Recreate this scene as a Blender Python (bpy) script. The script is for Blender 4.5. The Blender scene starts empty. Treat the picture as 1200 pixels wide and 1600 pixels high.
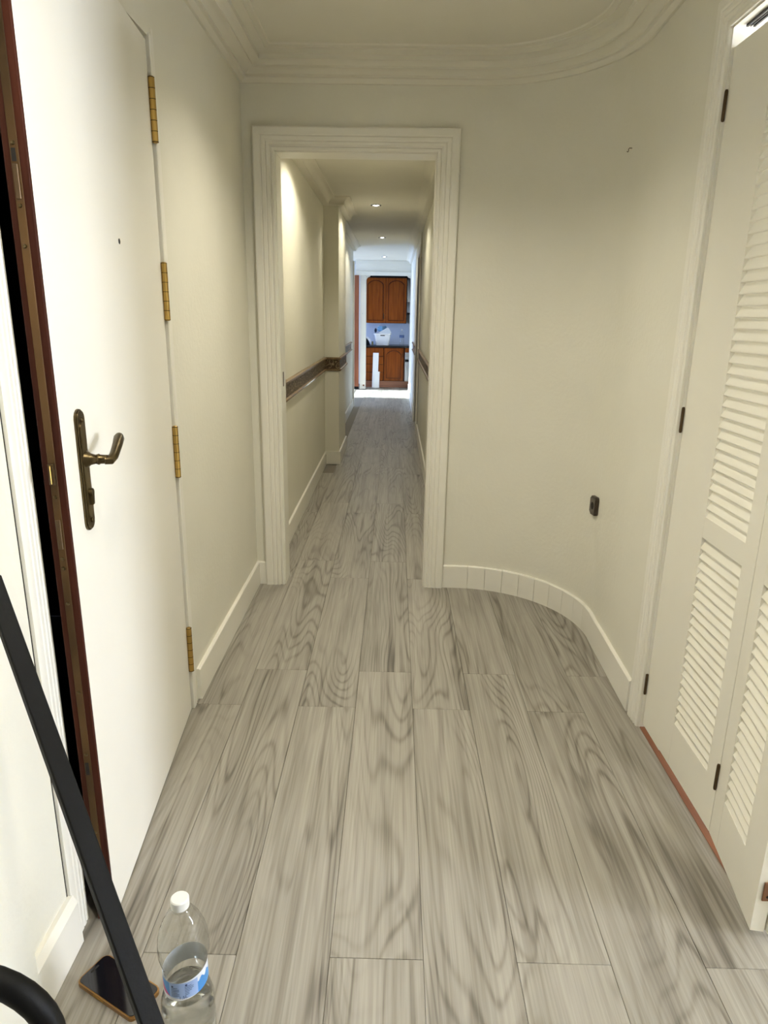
import bpy, bmesh, math, random
from mathutils import Vector, Matrix
random.seed(7)
scene = bpy.context.scene
COL = scene.collection
PI = math.pi

# ------------------------------------------------------------------ camera
CAM = Vector((0.0, 0.0, 1.365))
r_, u_, f_ = Vector((0.99974, 0.01657, 0.0159)), Vector((-0.01985, 0.27537, 0.96113)), Vector((-0.01155, 0.9612, -0.27562))
cd = bpy.data.cameras.new('camera'); cam = bpy.data.objects.new('camera', cd); COL.objects.link(cam)
cd.sensor_fit = 'HORIZONTAL'; cd.sensor_width = 36.0; cd.lens = 36.0 * 1072.2 / 1200.0
cd.clip_start = 0.02; cd.clip_end = 100
cam.matrix_world = Matrix(((r_.x, u_.x, -f_.x, CAM.x), (r_.y, u_.y, -f_.y, CAM.y), (r_.z, u_.z, -f_.z, CAM.z), (0, 0, 0, 1)))
scene.camera = cam

# ------------------------------------------------------------------ world, sun, large lights, exposure
w = bpy.data.worlds.new('sky'); scene.world = w; w.use_nodes = True
bg = w.node_tree.nodes['Background']; bg.inputs[0].default_value = (0.40, 0.58, 1.0, 1); bg.inputs[1].default_value = 18.0

def light(name, kind, loc, energy, color, target=None, **kw):
    d = bpy.data.lights.new(name, kind); d.energy = energy; d.color = color
    for k, v in kw.items(): setattr(d, k, v)
    o = bpy.data.objects.new(name, d); COL.objects.link(o); o.location = loc
    if target is not None:
        o.rotation_euler = (Vector(target) - Vector(loc)).to_track_quat('-Z', 'Y').to_euler()
    return o
# low sun entering the kitchen through its balcony door
light('sun', 'SUN', (-8, 12.9, 4), 26.0, (0.80, 0.93, 1.0), target=(0.28, 12.55, 0.22), angle=0.01)
# lamp added at a made-up window, throws side-room light into the hall
SIDE_E = 114.0
light('added_side_light', 'AREA', (4.42, 0.15, 1.45), SIDE_E, (1.0, 0.995, 0.93), target=(0.0, 0.15, 1.45), shape='RECTANGLE', size=1.0, size_y=1.5)
vs = scene.view_settings
scene.cycles.max_bounces = 8
scene.display_settings.display_device = 'sRGB'
vs.view_transform = 'Standard'; vs.look = 'None'; vs.exposure = 0.3; vs.gamma = 1.0; vs.use_curve_mapping = False

# ------------------------------------------------------------------ materials
MATS = {}
def nodes_of(name):
    m = bpy.data.materials.new(name); m.use_nodes = True
    nt = m.node_tree; b = nt.nodes['Principled BSDF']
    return m, nt, b
def N(nt, t, **kw):
    n = nt.nodes.new(t)
    for k, v in kw.items():
        if isinstance(k, str) and hasattr(n, k): setattr(n, k, v)
    return n
def lk(nt, a, b): nt.links.new(a, b)
def ramp(nt, stops, interp='LINEAR'):
    r = nt.nodes.new('ShaderNodeValToRGB'); r.color_ramp.interpolation = interp
    e = r.color_ramp.elements
    while len(e) < len(stops): e.new(0.5)
    for i, (p, c) in enumerate(stops):
        e[i].position = p; e[i].color = (c[0], c[1], c[2], 1) if not isinstance(c, float) else (c, c, c, 1)
    return r
def mathn(nt, op, a, b=None, clamp=False):
    n = nt.nodes.new('ShaderNodeMath'); n.operation = op; n.use_clamp = clamp
    for i, v in enumerate((a, b)):
        if v is None: continue
        if isinstance(v, (int, float)): n.inputs[i].default_value = v
        else: nt.links.new(v, n.inputs[i])
    return n.outputs[0]
def paint(name, col, rough=0.5, bump=0.0, scale=60.0, var=0.03, spec=0.5, metal=0.0, coat=0.0):
    """painted / plain surface: colour with faint mottling and a fine relief"""
    m, nt, b = nodes_of(name)
    tc = N(nt, 'ShaderNodeTexCoord')
    n1 = N(nt, 'ShaderNodeTexNoise'); n1.inputs['Scale'].default_value = 3.0; n1.inputs['Detail'].default_value = 4
    lk(nt, tc.outputs['Object'], n1.inputs['Vector'])
    lo = tuple(max(0, c * (1 - var)) for c in col); hi = tuple(min(1, c * (1 + var)) for c in col)
    r = ramp(nt, [(0.3, lo), (0.7, hi)]); lk(nt, n1.outputs[0], r.inputs[0]); lk(nt, r.outputs[0], b.inputs['Base Color'])
    b.inputs['Roughness'].default_value = rough; b.inputs['Metallic'].default_value = metal
    b.inputs['Specular IOR Level'].default_value = spec; b.inputs['Coat Weight'].default_value = coat
    if bump > 0:
        n2 = N(nt, 'ShaderNodeTexNoise'); n2.inputs['Scale'].default_value = scale; n2.inputs['Detail'].default_value = 3
        lk(nt, tc.outputs['Object'], n2.inputs['Vector'])
        bp = N(nt, 'ShaderNodeBump'); bp.inputs['Strength'].default_value = bump; bp.inputs['Distance'].default_value = 0.003
        lk(nt, n2.outputs[0], bp.inputs['Height']); lk(nt, bp.outputs[0], b.inputs['Normal'])
    MATS[name] = m
    return m
def wood(name, dark, light_, axis='Z', rough=0.4, scale=1.0, coat=0.1):
    m, nt, b = nodes_of(name)
    tc = N(nt, 'ShaderNodeTexCoord'); mp = N(nt, 'ShaderNodeMapping')
    s = {'X': (1.2, 22, 22), 'Y': (22, 1.2, 22), 'Z': (22, 22, 1.2)}[axis]
    mp.inputs['Scale'].default_value = tuple(v * scale for v in s)
    lk(nt, tc.outputs['Object'], mp.inputs['Vector'])
    n1 = N(nt, 'ShaderNodeTexNoise'); n1.inputs['Scale'].default_value = 1.6; n1.inputs['Detail'].default_value = 7; n1.inputs['Distortion'].default_value = 0.6
    lk(nt, mp.outputs[0], n1.inputs['Vector'])
    r = ramp(nt, [(0.3, dark), (0.7, light_)]); lk(nt, n1.outputs[0], r.inputs[0]); lk(nt, r.outputs[0], b.inputs['Base Color'])
    b.inputs['Roughness'].default_value = rough; b.inputs['Coat Weight'].default_value = coat
    MATS[name] = m
    return m
WALL = paint('wall_paint', (0.75, 0.727, 0.625), 0.55, 0.35, 55, 0.02)
CEIL = paint('ceiling_paint', (0.73, 0.70, 0.60), 0.7, 0.1, 40, 0.02)
TRIM = paint('trim_gloss_paint', (0.80, 0.775, 0.69), 0.35, 0.12, 18, 0.02)
DOORP = paint('door_paint', (0.80, 0.775, 0.69), 0.42, 0.10, 9, 0.015)
LOUV = paint('louvre_paint', (0.80, 0.77, 0.67), 0.42, 0.08, 20, 0.02)
ROOMW = paint('bright_room_paint', (0.82, 0.81, 0.78), 0.7)
DARKW = paint('landing_painted_dark', (0.05, 0.045, 0.04), 0.9)  # near-black colour carries the darkness of the unlit landing
MAHOG = wood('mahogany_edge', (0.028, 0.006, 0.0025), (0.062, 0.015, 0.006), 'Z', 0.65, coat=0.0)
MAHOG.node_tree.nodes['Principled BSDF'].inputs['Specular IOR Level'].default_value = 0.15
BRONZE = paint('aged_bronze', (0.105, 0.078, 0.040), 0.36, 0.2, 90, 0.35, metal=1.0)
PLATE = paint('worn_lock_plate', (0.085, 0.047, 0.018), 0.55, 0.3, 30, 0.6, metal=0.35, spec=0.2)
PANELB = paint('bronze_panel', (0.19, 0.145, 0.075), 0.4, 0.2, 90, 0.3, metal=1.0)
BRASS = paint('hinge_brass', (0.50, 0.33, 0.10), 0.3, 0.1, 80, 0.2, metal=1.0)
DKBRONZE = paint('dark_hinge', (0.10, 0.065, 0.035), 0.4, 0.1, 80, 0.2, metal=0.8)
BLACK = paint('matt_black_metal', (0.0035, 0.0037, 0.0037), 0.55, 0.15, 120, 0.2, spec=0.16)
HOLE = paint('dark_hole', (0.01, 0.008, 0.006), 0.9)
COPPERH = paint('brown_hinge', (0.20, 0.09, 0.04), 0.45, 0.1, 80, 0.2, metal=0.4)
TERRA = wood('old_threshold', (0.16, 0.06, 0.028), (0.27, 0.115, 0.055), 'Y', 0.5)
SWITCH = paint('dark_brown_plastic', (0.035, 0.022, 0.012), 0.3)
SWITCHF = paint('grey_brown_plastic', (0.09, 0.072, 0.055), 0.4)
ALU = paint('dark_aluminium', (0.06, 0.06, 0.07), 0.35, metal=0.7)
GROUT = paint('grout', (0.24, 0.215, 0.175), 0.9)
CAB = wood('cherry_wood', (0.15, 0.032, 0.0035), (0.27, 0.068, 0.008), 'Z', 0.35)
CABD = wood('cherry_wood_dark', (0.045, 0.012, 0.003), (0.08, 0.022, 0.006), 'X', 0.4)
for mm in (CAB, CABD): mm.node_tree.nodes['Principled BSDF'].inputs['Coat Weight'].default_value = 0.0; mm.node_tree.nodes['Principled BSDF'].inputs['Specular IOR Level'].default_value = 0.15
STONE = paint('black_worktop', (0.012, 0.012, 0.014), 0.25)
SPLASH = paint('splash_tile', (0.62, 0.66, 0.74), 0.4)
WHITEP = paint('white_plastic', (0.80, 0.80, 0.80), 0.4)
STEEL = paint('brushed_steel', (0.45, 0.46, 0.48), 0.35, metal=0.9)
BLUEC = paint('blue_cloth', (0.14, 0.28, 0.42), 0.9)
DKBLUE = paint('navy_cloth', (0.02, 0.03, 0.05), 0.9)
CAPW = paint('bottle_cap_white', (0.80, 0.80, 0.76), 0.4)
PHONEB = paint('phone_glass', (0.006, 0.006, 0.009), 0.08, spec=0.8)
PHONEC = paint('phone_case_bronze', (0.33, 0.18, 0.06), 0.3, metal=0.8)
RUBBER = paint('black_rubber', (0.02, 0.02, 0.02), 0.7)

# grey wood-look plank
def floor_mat():
    m, nt, b = nodes_of('grey_wood_plank')
    tc = N(nt, 'ShaderNodeTexCoord'); oi = N(nt, 'ShaderNodeObjectInfo')
    rnd = oi.outputs['Random']
    mp = N(nt, 'ShaderNodeMapping'); lk(nt, tc.outputs['Object'], mp.inputs['Vector'])
    mp.inputs['Scale'].default_value = (1, 1, 1)
    wv = mathn(nt, 'MULTIPLY', rnd, 173.0)
    def noise(sx, sy, detail, dist=0.0, woff=0.0, rough=0.5):
        mm = N(nt, 'ShaderNodeMapping'); mm.inputs['Scale'].default_value = (sx, sy, 1)
        lk(nt, tc.outputs['Object'], mm.inputs['Vector'])
        n = N(nt, 'ShaderNodeTexNoise'); n.noise_dimensions = '4D'
        n.inputs['Scale'].default_value = 1.0; n.inputs['Detail'].default_value = detail; n.inputs['Distortion'].default_value = dist
        n.inputs['Roughness'].default_value = rough
        lk(nt, mm.outputs[0], n.inputs['Vector']); lk(nt, mathn(nt, 'ADD', wv, woff), n.inputs['W'])
        return n.outputs[0]
    big = noise(4.2, 0.55, 1.5, 0.25)                       # contour field -> cathedral grain
    fine = noise(170, 3.2, 2, 0.0, 11.0, 0.6)               # fibres
    mid = noise(30, 0.8, 3, 0.3, 31.0, 0.65)                 # streaks
    cloud = noise(3.2, 1.2, 2, 0.0, 57.0)                   # broad tone
    blot = noise(9.0, 2.6, 2, 0.5, 71.0)                    # smaller smoky patches
    jit = mathn(nt, 'ADD', big, mathn(nt, 'MULTIPLY', mathn(nt, 'ADD', fine, mid), 0.006))
    def lines(freq, pw):
        q = mathn(nt, 'MULTIPLY', mathn(nt, 'ADD', mathn(nt, 'SINE', mathn(nt, 'MULTIPLY', jit, freq)), 1.0), 0.5)
        return mathn(nt, 'POWER', q, pw)
    def sstep(v, lo, hi, ylo=0.0, yhi=1.0):
        n = nt.nodes.new('ShaderNodeMapRange'); n.interpolation_type = 'SMOOTHSTEP'
        nt.links.new(v, n.inputs['Value'])
        n.inputs['From Min'].default_value = lo; n.inputs['From Max'].default_value = hi
        n.inputs['To Min'].default_value = ylo; n.inputs['To Max'].default_value = yhi
        return n.outputs['Result']
    keep = sstep(noise(5, 0.8, 1, 0, 83.0), 0.40, 0.62, 0.12, 1.0)
    rings = mathn(nt, 'MULTIPLY', lines(200.0, 4.0), keep)
    # thin wandering veins: narrow band around the mid level of a long noise
    vein = sstep(mathn(nt, 'ABSOLUTE', mathn(nt, 'SUBTRACT', noise(7.5, 0.55, 2, 0.5, 97.0), 0.5)), 0.0, 0.022, 1.0, 0.0)
    vein = mathn(nt, 'MULTIPLY', vein, sstep(noise(4, 1.4, 1, 0, 119.0), 0.40, 0.58))
    t = mathn(nt, 'MULTIPLY', rings, 0.32)
    t = mathn(nt, 'ADD', t, mathn(nt, 'MULTIPLY', vein, 0.27))
    t = mathn(nt, 'ADD', t, mathn(nt, 'MULTIPLY', sstep(mid, 0.34, 0.70), 0.27))
    t = mathn(nt, 'ADD', t, mathn(nt, 'MULTIPLY', sstep(fine, 0.30, 0.70), 0.22))
    t = mathn(nt, 'ADD', t, mathn(nt, 'MULTIPLY', sstep(cloud, 0.3, 0.7), 0.15))
    t = mathn(nt, 'ADD', t, mathn(nt, 'MULTIPLY', sstep(blot, 0.52, 0.75), 0.08))
    t = mathn(nt, 'ADD', t, mathn(nt, 'MULTIPLY', rnd, 0.08))
    r = ramp(nt, [(0.12, (0.375, 0.349, 0.302)), (0.42, (0.275, 0.252, 0.213)), (0.72, (0.165, 0.147, 0.120)), (1.0, (0.08, 0.069, 0.055))])
    lk(nt, t, r.inputs[0]); lk(nt, r.outputs[0], b.inputs['Base Color'])
    b.inputs['Roughness'].default_value = 0.42
    return m
PLANK = floor_mat()

def emit(name, col, s):
    m, nt, b = nodes_of(name)
    b.inputs['Emission Color'].default_value = (*col, 1); b.inputs['Emission Strength'].default_value = s
    b.inputs['Base Color'].default_value = (*col, 1)
    return m
BULB = emit('lit_bulb', (1.0, 0.93, 0.78), 25.0)

def thin_plastic():
    m = bpy.data.materials.new('clear_bottle_plastic'); m.use_nodes = True; nt = m.node_tree
    for n in list(nt.nodes): nt.nodes.remove(n)
    out = nt.nodes.new('ShaderNodeOutputMaterial'); mix = nt.nodes.new('ShaderNodeMixShader')
    tr = nt.nodes.new('ShaderNodeBsdfTransparent'); tr.inputs[0].default_value = (0.95, 0.955, 0.945, 1)
    gl = nt.nodes.new('ShaderNodeBsdfGlossy'); gl.inputs['Roughness'].default_value = 0.06
    lw = nt.nodes.new('ShaderNodeLayerWeight'); lw.inputs['Blend'].default_value = 0.5
    fr = nt.nodes.new('ShaderNodeMapRange'); pw = nt.nodes.new('ShaderNodeMath'); pw.operation = 'POWER'; pw.inputs[1].default_value = 3.5
    nt.links.new(lw.outputs['Facing'], pw.inputs[0]); nt.links.new(pw.outputs[0], fr.inputs['Value'])
    fr.inputs['To Min'].default_value = 0.045; fr.inputs['To Max'].default_value = 0.75
    n = nt.nodes.new('ShaderNodeTexNoise'); n.inputs['Scale'].default_value = 28
    tc = nt.nodes.new('ShaderNodeTexCoord'); nt.links.new(tc.outputs['Object'], n.inputs['Vector'])
    bp = nt.nodes.new('ShaderNodeBump'); bp.inputs['Strength'].default_value = 0.8; bp.inputs['Distance'].default_value = 0.006
    nt.links.new(n.outputs[0], bp.inputs['Height'])
    nt.links.new(bp.outputs[0], gl.inputs['Normal']); nt.links.new(bp.outputs[0], lw.inputs['Normal'])
    nt.links.new(fr.outputs[0], mix.inputs[0]); nt.links.new(tr.outputs[0], mix.inputs[1]); nt.links.new(gl.outputs[0], mix.inputs[2])
    nt.links.new(mix.outputs[0], out.inputs[0])
    return m
PET = thin_plastic()
def water_mat():
    m, nt, b = nodes_of('still_water')
    b.inputs['Base Color'].default_value = (0.97, 0.985, 0.98, 1); b.inputs['Roughness'].default_value = 0.0
    b.inputs['IOR'].default_value = 1.33; b.inputs['Transmission Weight'].default_value = 1.0
    return m
WATER = water_mat()
def glass_mat():
    m = bpy.data.materials.new('window_glass'); m.use_nodes = True; nt = m.node_tree
    for n in list(nt.nodes): nt.nodes.remove(n)
    out = nt.nodes.new('ShaderNodeOutputMaterial'); mix = nt.nodes.new('ShaderNodeMixShader')
    tr = nt.nodes.new('ShaderNodeBsdfTransparent'); gl = nt.nodes.new('ShaderNodeBsdfGlossy'); gl.inputs['Roughness'].default_value = 0.02
    lw = nt.nodes.new('ShaderNodeLayerWeight'); fr = nt.nodes.new('ShaderNodeMath'); fr.operation = 'POWER'; fr.inputs[1].default_value = 4.0
    nt.links.new(lw.outputs['Facing'], fr.inputs[0])
    nt.links.new(fr.outputs[0], mix.inputs[0]); nt.links.new(tr.outputs[0], mix.inputs[1]); nt.links.new(gl.outputs[0], mix.inputs[2])
    nt.links.new(mix.outputs[0], out.inputs[0])
    return m
GLASS = glass_mat()
def border_mat():
    """printed / embossed brown frieze with light scroll marks"""
    m, nt, b = nodes_of('frieze_wood')
    tc = N(nt, 'ShaderNodeTexCoord')
    vr = N(nt, 'ShaderNodeTexVoronoi'); vr.inputs['Scale'].default_value = 26.0; lk(nt, tc.outputs['Object'], vr.inputs['Vector'])
    wv = N(nt, 'ShaderNodeMath'); wv.operation = 'SINE'; mu = mathn(nt, 'MULTIPLY', vr.outputs['Distance'], 15.0); lk(nt, mu, wv.inputs[0])
    r = ramp(nt, [(0.0, (0.075, 0.042, 0.018)), (0.55, (0.105, 0.060, 0.026)), (0.9, (0.30, 0.235, 0.14))])
    lk(nt, wv.outputs[0], r.inputs[0]); lk(nt, r.outputs[0], b.inputs['Base Color'])
    b.inputs['Roughness'].default_value = 0.5
    bp = N(nt, 'ShaderNodeBump'); bp.inputs['Strength'].default_value = 0.6; bp.inputs['Distance'].default_value = 0.004
    lk(nt, wv.outputs[0], bp.inputs['Height']); lk(nt, bp.outputs[0], b.inputs['Normal'])
    return m
FRIEZE = border_mat()
FRLIP = wood('frieze_lip_wood', (0.13, 0.078, 0.032), (0.24, 0.155, 0.072), 'Y', 0.45)

# ------------------------------------------------------------------ geometry helpers
def smooth_mesh(me, ang=0.6):
    for p in me.polygons: p.use_smooth = True
    try: me.set_sharp_from_angle(angle=ang)
    except Exception: pass
def link(name, me, mat, parent=None, loc=None, rot=None, smooth=False):
    if mat is not None and not me.materials: me.materials.append(mat)
    if smooth: smooth_mesh(me)
    o = bpy.data.objects.new(name, me); COL.objects.link(o)
    if parent is not None: o.parent = parent
    if loc is not None: o.location = loc
    if rot is not None: o.rotation_euler = rot
    return o
def empty(name, loc=(0, 0, 0), rot=(0, 0, 0), parent=None):
    o = bpy.data.objects.new(name, None); COL.objects.link(o); o.location = loc; o.rotation_euler = rot
    o.empty_display_size = 0.1
    if parent is not None: o.parent = parent
    return o
def tag(o, label, cat=None, group=None, kind=None):
    o['label'] = label
    if cat: o['category'] = cat
    if group: o['group'] = group
    if kind: o['kind'] = kind
    return o
def S(o, label, cat): return tag(o, label, cat, kind='structure')
def bm_box(bm, x0, x1, y0, y1, z0, z1, bev=0.0, seg=1):
    r = bmesh.ops.create_cube(bm, size=1.0)
    vs_ = r['verts']
    for v in vs_:
        v.co = Vector(((x0 + x1) / 2 + v.co.x * (x1 - x0), (y0 + y1) / 2 + v.co.y * (y1 - y0), (z0 + z1) / 2 + v.co.z * (z1 - z0)))
    if bev > 0:
        ed = list({e for v in vs_ for e in v.link_edges})
        bmesh.ops.bevel(bm, geom=ed, offset=bev, segments=seg, affect='EDGES', profile=0.5)
def done(bm, name):
    bmesh.ops.recalc_face_normals(bm, faces=bm.faces[:])
    me = bpy.data.meshes.new(name); bm.to_mesh(me); bm.free(); return me
def boxes_mesh(name, lst, bev=0.0, seg=1):
    bm = bmesh.new()
    for b in lst: bm_box(bm, *b, bev=bev, seg=seg)
    return done(bm, name)
def box(name, x0, x1, y0, y1, z0, z1, mat, parent=None, bev=0.0, seg=1):
    return link(name, boxes_mesh(name, [(x0, x1, y0, y1, z0, z1)], bev, seg), mat, parent)
def boxes(name, lst, mat, parent=None, bev=0.0):
    return link(name, boxes_mesh(name, lst, bev), mat, parent)
def lathe_mesh(name, prof, n=24, axis='Z', closed_caps=True):
    bm = bmesh.new(); rings = []
    for r, z in prof:
        rg = []
        for i in range(n):
            a = 2 * PI * i / n
            c = (r * math.cos(a), r * math.sin(a), z)
            if axis == 'X': c = (z, c[0], c[1])
            if axis == 'Y': c = (c[0], z, c[1])
            rg.append(bm.verts.new(c))
        rings.append(rg)
    for a, b in zip(rings, rings[1:]):
        for i in range(n):
            bm.faces.new((a[i], a[(i + 1) % n], b[(i + 1) % n], b[i]))
    if closed_caps:
        if prof[0][0] > 1e-6: bm.faces.new(rings[0][::-1])
        if prof[-1][0] > 1e-6: bm.faces.new(rings[-1])
    bmesh.ops.remove_doubles(bm, verts=bm.verts[:], dist=1e-6)
    return done(bm, name)
def sweep_mesh(name, path, prof, fmap, closed_prof=True, cap=True):
    """sweep a profile [(offset to the left of the path, height)] along a 2-D polyline with mitred corners"""
    P = [Vector(p) for p in path]; n = len(P); bm = bmesh.new(); rings = []
    for i, p in enumerate(P):
        d0 = (P[i] - P[i - 1]).normalized() if i > 0 else (P[1] - P[0]).normalized()
        d1 = (P[i + 1] - P[i]).normalized() if i < n - 1 else d0
        n0 = Vector((-d0.y, d0.x)); n1 = Vector((-d1.y, d1.x))
        m = (n0 + n1); m = m / max(1e-6, m.dot(n0))
        rings.append([bm.verts.new(fmap(p.x + m.x * o, p.y + m.y * o, h)) for o, h in prof])
    k = len(prof); rng = range(k if closed_prof else k - 1)
    for a, b in zip(rings, rings[1:]):
        for j in rng:
            bm.faces.new((a[j], a[(j + 1) % k], b[(j + 1) % k], b[j]))
    if cap and closed_prof:
        bm.faces.new(rings[0][::-1]); bm.faces.new(rings[-1])
    return done(bm, name)
def tube_mesh(name, pts, rad, n=10, flat=None):
    """tube along 3-D points; rad scalar or list; flat=(side, thick) makes a rectangular bar"""
    P = [Vector(p) for p in pts]; bm = bmesh.new(); rings = []
    prev = None
    for i, p in enumerate(P):
        t = (P[min(i + 1, len(P) - 1)] - P[max(i - 1, 0)]).normalized()
        if prev is None:
            up = Vector((0, 0, 1)) if abs(t.z) < 0.9 else Vector((0, 1, 0))
            a = t.cross(up).normalized()
        else:
            a = (prev - t * prev.dot(t)).normalized()
        prev = a; b = t.cross(a).normalized()
        r = rad[i] if isinstance(rad, (list, tuple)) else rad
        rings.append([bm.verts.new(p + a * (r * math.cos(2 * PI * k / n)) + b * (r * math.sin(2 * PI * k / n))) for k in range(n)])
    for a, b in zip(rings, rings[1:]):
        for j in range(n): bm.faces.new((a[j], a[(j + 1) % n], b[(j + 1) % n], b[j]))
    bm.faces.new(rings[0][::-1]); bm.faces.new(rings[-1])
    return done(bm, name)
def prism_mesh(name, poly, fmap, d0, d1, bev=0.0):
    bm = bmesh.new()
    a = [bm.verts.new(fmap(x, y, d0)) for x, y in poly]; b = [bm.verts.new(fmap(x, y, d1)) for x, y in poly]
    bm.faces.new(a[::-1]); top = bm.faces.new(b); n = len(poly)
    for i in range(n): bm.faces.new((a[i], a[(i + 1) % n], b[(i + 1) % n], b[i]))
    if bev: bmesh.ops.bevel(bm, geom=list(top.edges), offset=bev, segments=2, affect='EDGES')
    return done(bm, name)

# ------------------------------------------------------------------ plan (metres)
XL = -0.697          # hall left wall
YB = 3.362           # wall with the doorway
CX, CY, CR = 0.33, 2.80, 0.562
ZH = 2.425           # hall ceiling
def arc(r, n=18, a0=90.0, a1=0.0):
    return [(CX + r * math.cos(math.radians(a0 + (a1 - a0) * i / n)), CY + r * math.sin(math.radians(a0 + (a1 - a0) * i / n))) for i in range(n + 1)]
XR1 = 0.874          # hall right wall at the closet casing
ident = lambda a, b, c: (a, b, c)

# ------------------------------------------------------------------ floor: planks
PW, PL, GAP = 0.2065, 1.268, 0.0009
floor = box('floor', -4.2, 4.6, -2.2, 14.7, -0.08, -0.0065, GROUT)
S(floor, 'grey wood-look plank tile floor running down the hall and corridor', 'floor')
plank_me = boxes_mesh('plank', [(-PW / 2 + GAP / 2, PW / 2 - GAP / 2, -PL / 2 + GAP / 2, PL / 2 - GAP / 2, -0.006, 0.0)], bev=0.0008)
plank_me.materials.append(PLANK)
half_cache = {}
def plank(xc, y0, y1, wdt=None):
    if abs((y1 - y0) - PL) < 1e-4: me = plank_me
    else:
        key = round(y1 - y0, 3)
        if key not in half_cache:
            L = y1 - y0
            half_cache[key] = boxes_mesh('plank_cut', [(-PW / 2 + GAP / 2, PW / 2 - GAP / 2, -L / 2 + GAP / 2, L / 2 - GAP / 2, -0.006, 0.0)], bev=0.0008)
            half_cache[key].materials.append(PLANK)
        me = half_cache[key]
    o = bpy.data.objects.new('plank', me); COL.objects.link(o); o.parent = floor
    o.location = (xc, (y0 + y1) / 2, 0)
    return o
for c in range(-3, 6):
    xc = -0.118 + PW * (c + 0.5)          # c=0 : -0.118 .. 0.0885
    base = 2.452 if c % 2 == 0 else 2.190
    if c in (-3, 5): rng = range(-2, 3)
    elif c >= 3: rng = range(-3, 2)
    else: rng = range(-3, 9)
    for k in rng:
        plank(xc, base + k * PL, base + (k + 1) * PL)
# rest of the boards in the side rooms: laid the same way, out of view
for c in list(range(-8, -3)):
    xc = -0.118 + PW * (c + 0.5); base = 2.452 if c % 2 == 0 else 2.190
    for k in range(7, 9): plank(xc, base + k * PL, base + (k + 1) * PL)
for c in list(range(6, 10)):
    xc = -0.118 + PW * (c + 0.5); base = 2.452 if c % 2 == 0 else 2.190
    for k in range(-2, 0): plank(xc, base + k * PL, base + (k + 1) * PL)

# ------------------------------------------------------------------ walls of the hall
# left wall with the opening of door_1 (Y 1.285 .. 2.155, z < 2.09)
wl = boxes('wall_left', [(XL - 0.12, XL, 2.165, YB + 0.12, 0, 2.6), (XL - 0.12, XL, 1.275, 2.165, 2.092, 2.6),
                         (XL - 0.12, XL + 0.001, 1.03, 1.275, 0, 2.6), (XL - 0.12, -0.674, -2.2, 1.03, 0, 2.6)], WALL)
S(wl, 'cream painted wall around the open white entrance door', 'wall')
# wall with the doorway, then the rounded corner and short right wall
wb = boxes('wall_back', [(XL, -0.552, YB, YB + 0.12, 0, 2.6), (0.172, CX, YB, YB + 0.12, 0, 2.6), (-0.552, 0.172, YB, YB + 0.12, 2.06, 2.6)], WALL)
S(wb, 'cream painted wall with the corridor doorway at the end of the hall', 'wall')
pth = arc(CR, 24) + [(0.886, 2.6), (XR1, 2.205)]
wc = link('wall_right', sweep_mesh('wall_right', pth, [(0, 0), (0, 2.6), (0.11, 2.6), (0.11, 0)], ident), WALL, smooth=True)
S(wc, 'cream painted wall sweeping round in a curve beside the louvred door', 'wall')
OY0, OY1 = 0.15, 2.110           # opening of the folding door
whd = boxes('wall_right_header', [(XR1 + 0.004, XR1 + 0.10, OY0, 2.205, 2.113, 2.6), (XR1 + 0.004, XR1 + 0.10, OY1, 2.205, 0, 2.113), (XR1 + 0.004, XR1 + 0.10, -2.2, OY0, 0, 2.6)], WALL)
S(whd, 'cream painted wall above the louvred folding door', 'wall')
wn = box('wall_near', XL, 4.6, -2.3, -2.2, 0, 2.6, WALL); S(wn, 'cream painted wall behind the viewer', 'wall')
ce = box('ceiling', -4.3, 4.7, -2.3, YB + 0.02, ZH, ZH + 0.15, CEIL); S(ce, 'cream hall ceiling inside a stepped plaster cornice', 'ceiling')
# cornice: hall perimeter, profile (offset from wall, z)
cpath = [(XL, -2.2), (XL, YB)] + arc(CR, 30) + [(0.886, 2.6), (XR1 + 0.004, 2.2), (XR1 + 0.004, -2.2)]
cprof = [(0, 2.322), (-0.010, 2.323), (-0.016, 2.330), (-0.022, 2.339), (-0.034, 2.341), (-0.034, 2.350), (-0.046, 2.358), (-0.060, 2.363), (-0.074, 2.364),
         (-0.074, 2.372), (-0.088, 2.382), (-0.104, 2.385), (-0.104, 2.404), (-0.120, 2.408), (-0.136, 2.412), (-0.136, 2.417), (-0.158, 2.419), (-0.164, 2.43), (0.0, 2.43)]
cor = link('trim_1', sweep_mesh('cornice', cpath, cprof, ident), CEIL)
smooth_mesh(cor.data, 0.45)
S(cor, 'stepped plaster cornice following the curved hall wall', 'cornice')

# ------------------------------------------------------------------ casings (fluted)
def casing_prof(wd, t):
    """profile across a fluted casing, (offset from the inner edge outwards, thickness)"""
    k = [(0, 0), (0, .55), (.04, .72), (.13, .78), (.17, .60), (.21, .60), (.25, .86), (.36, .90), (.41, .78), (.46, .92), (.58, .95), (.63, .82), (.68, .97), (.80, 1.0), (.94, 1.0), (1.0, .90), (1.0, 0)]
    return [(o * wd, h * t) for o, h in k]
jx0, jx1, jz = -0.552, 0.172, 2.058
tr = link('trim_2', sweep_mesh('doorway_casing', [(jx0, 0.0), (jx0, jz), (jx1, jz), (jx1, 0.0)], casing_prof(0.096, 0.024), lambda a, b, c: (a, YB - c, b)), TRIM)
smooth_mesh(tr.data, 0.3)
S(tr, 'white moulded casing around the corridor doorway', 'door casing')
dl = boxes('doorway_lining', [(jx0 - 0.012, jx0 + 0.004, YB - 0.004, YB + 0.13, 0, jz), (jx1 - 0.004, jx1 + 0.012, YB - 0.004, YB + 0.13, 0, jz), (jx0, jx1, YB - 0.004, YB + 0.13, jz - 0.004, jz + 0.012)], TRIM, parent=tr)
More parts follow.
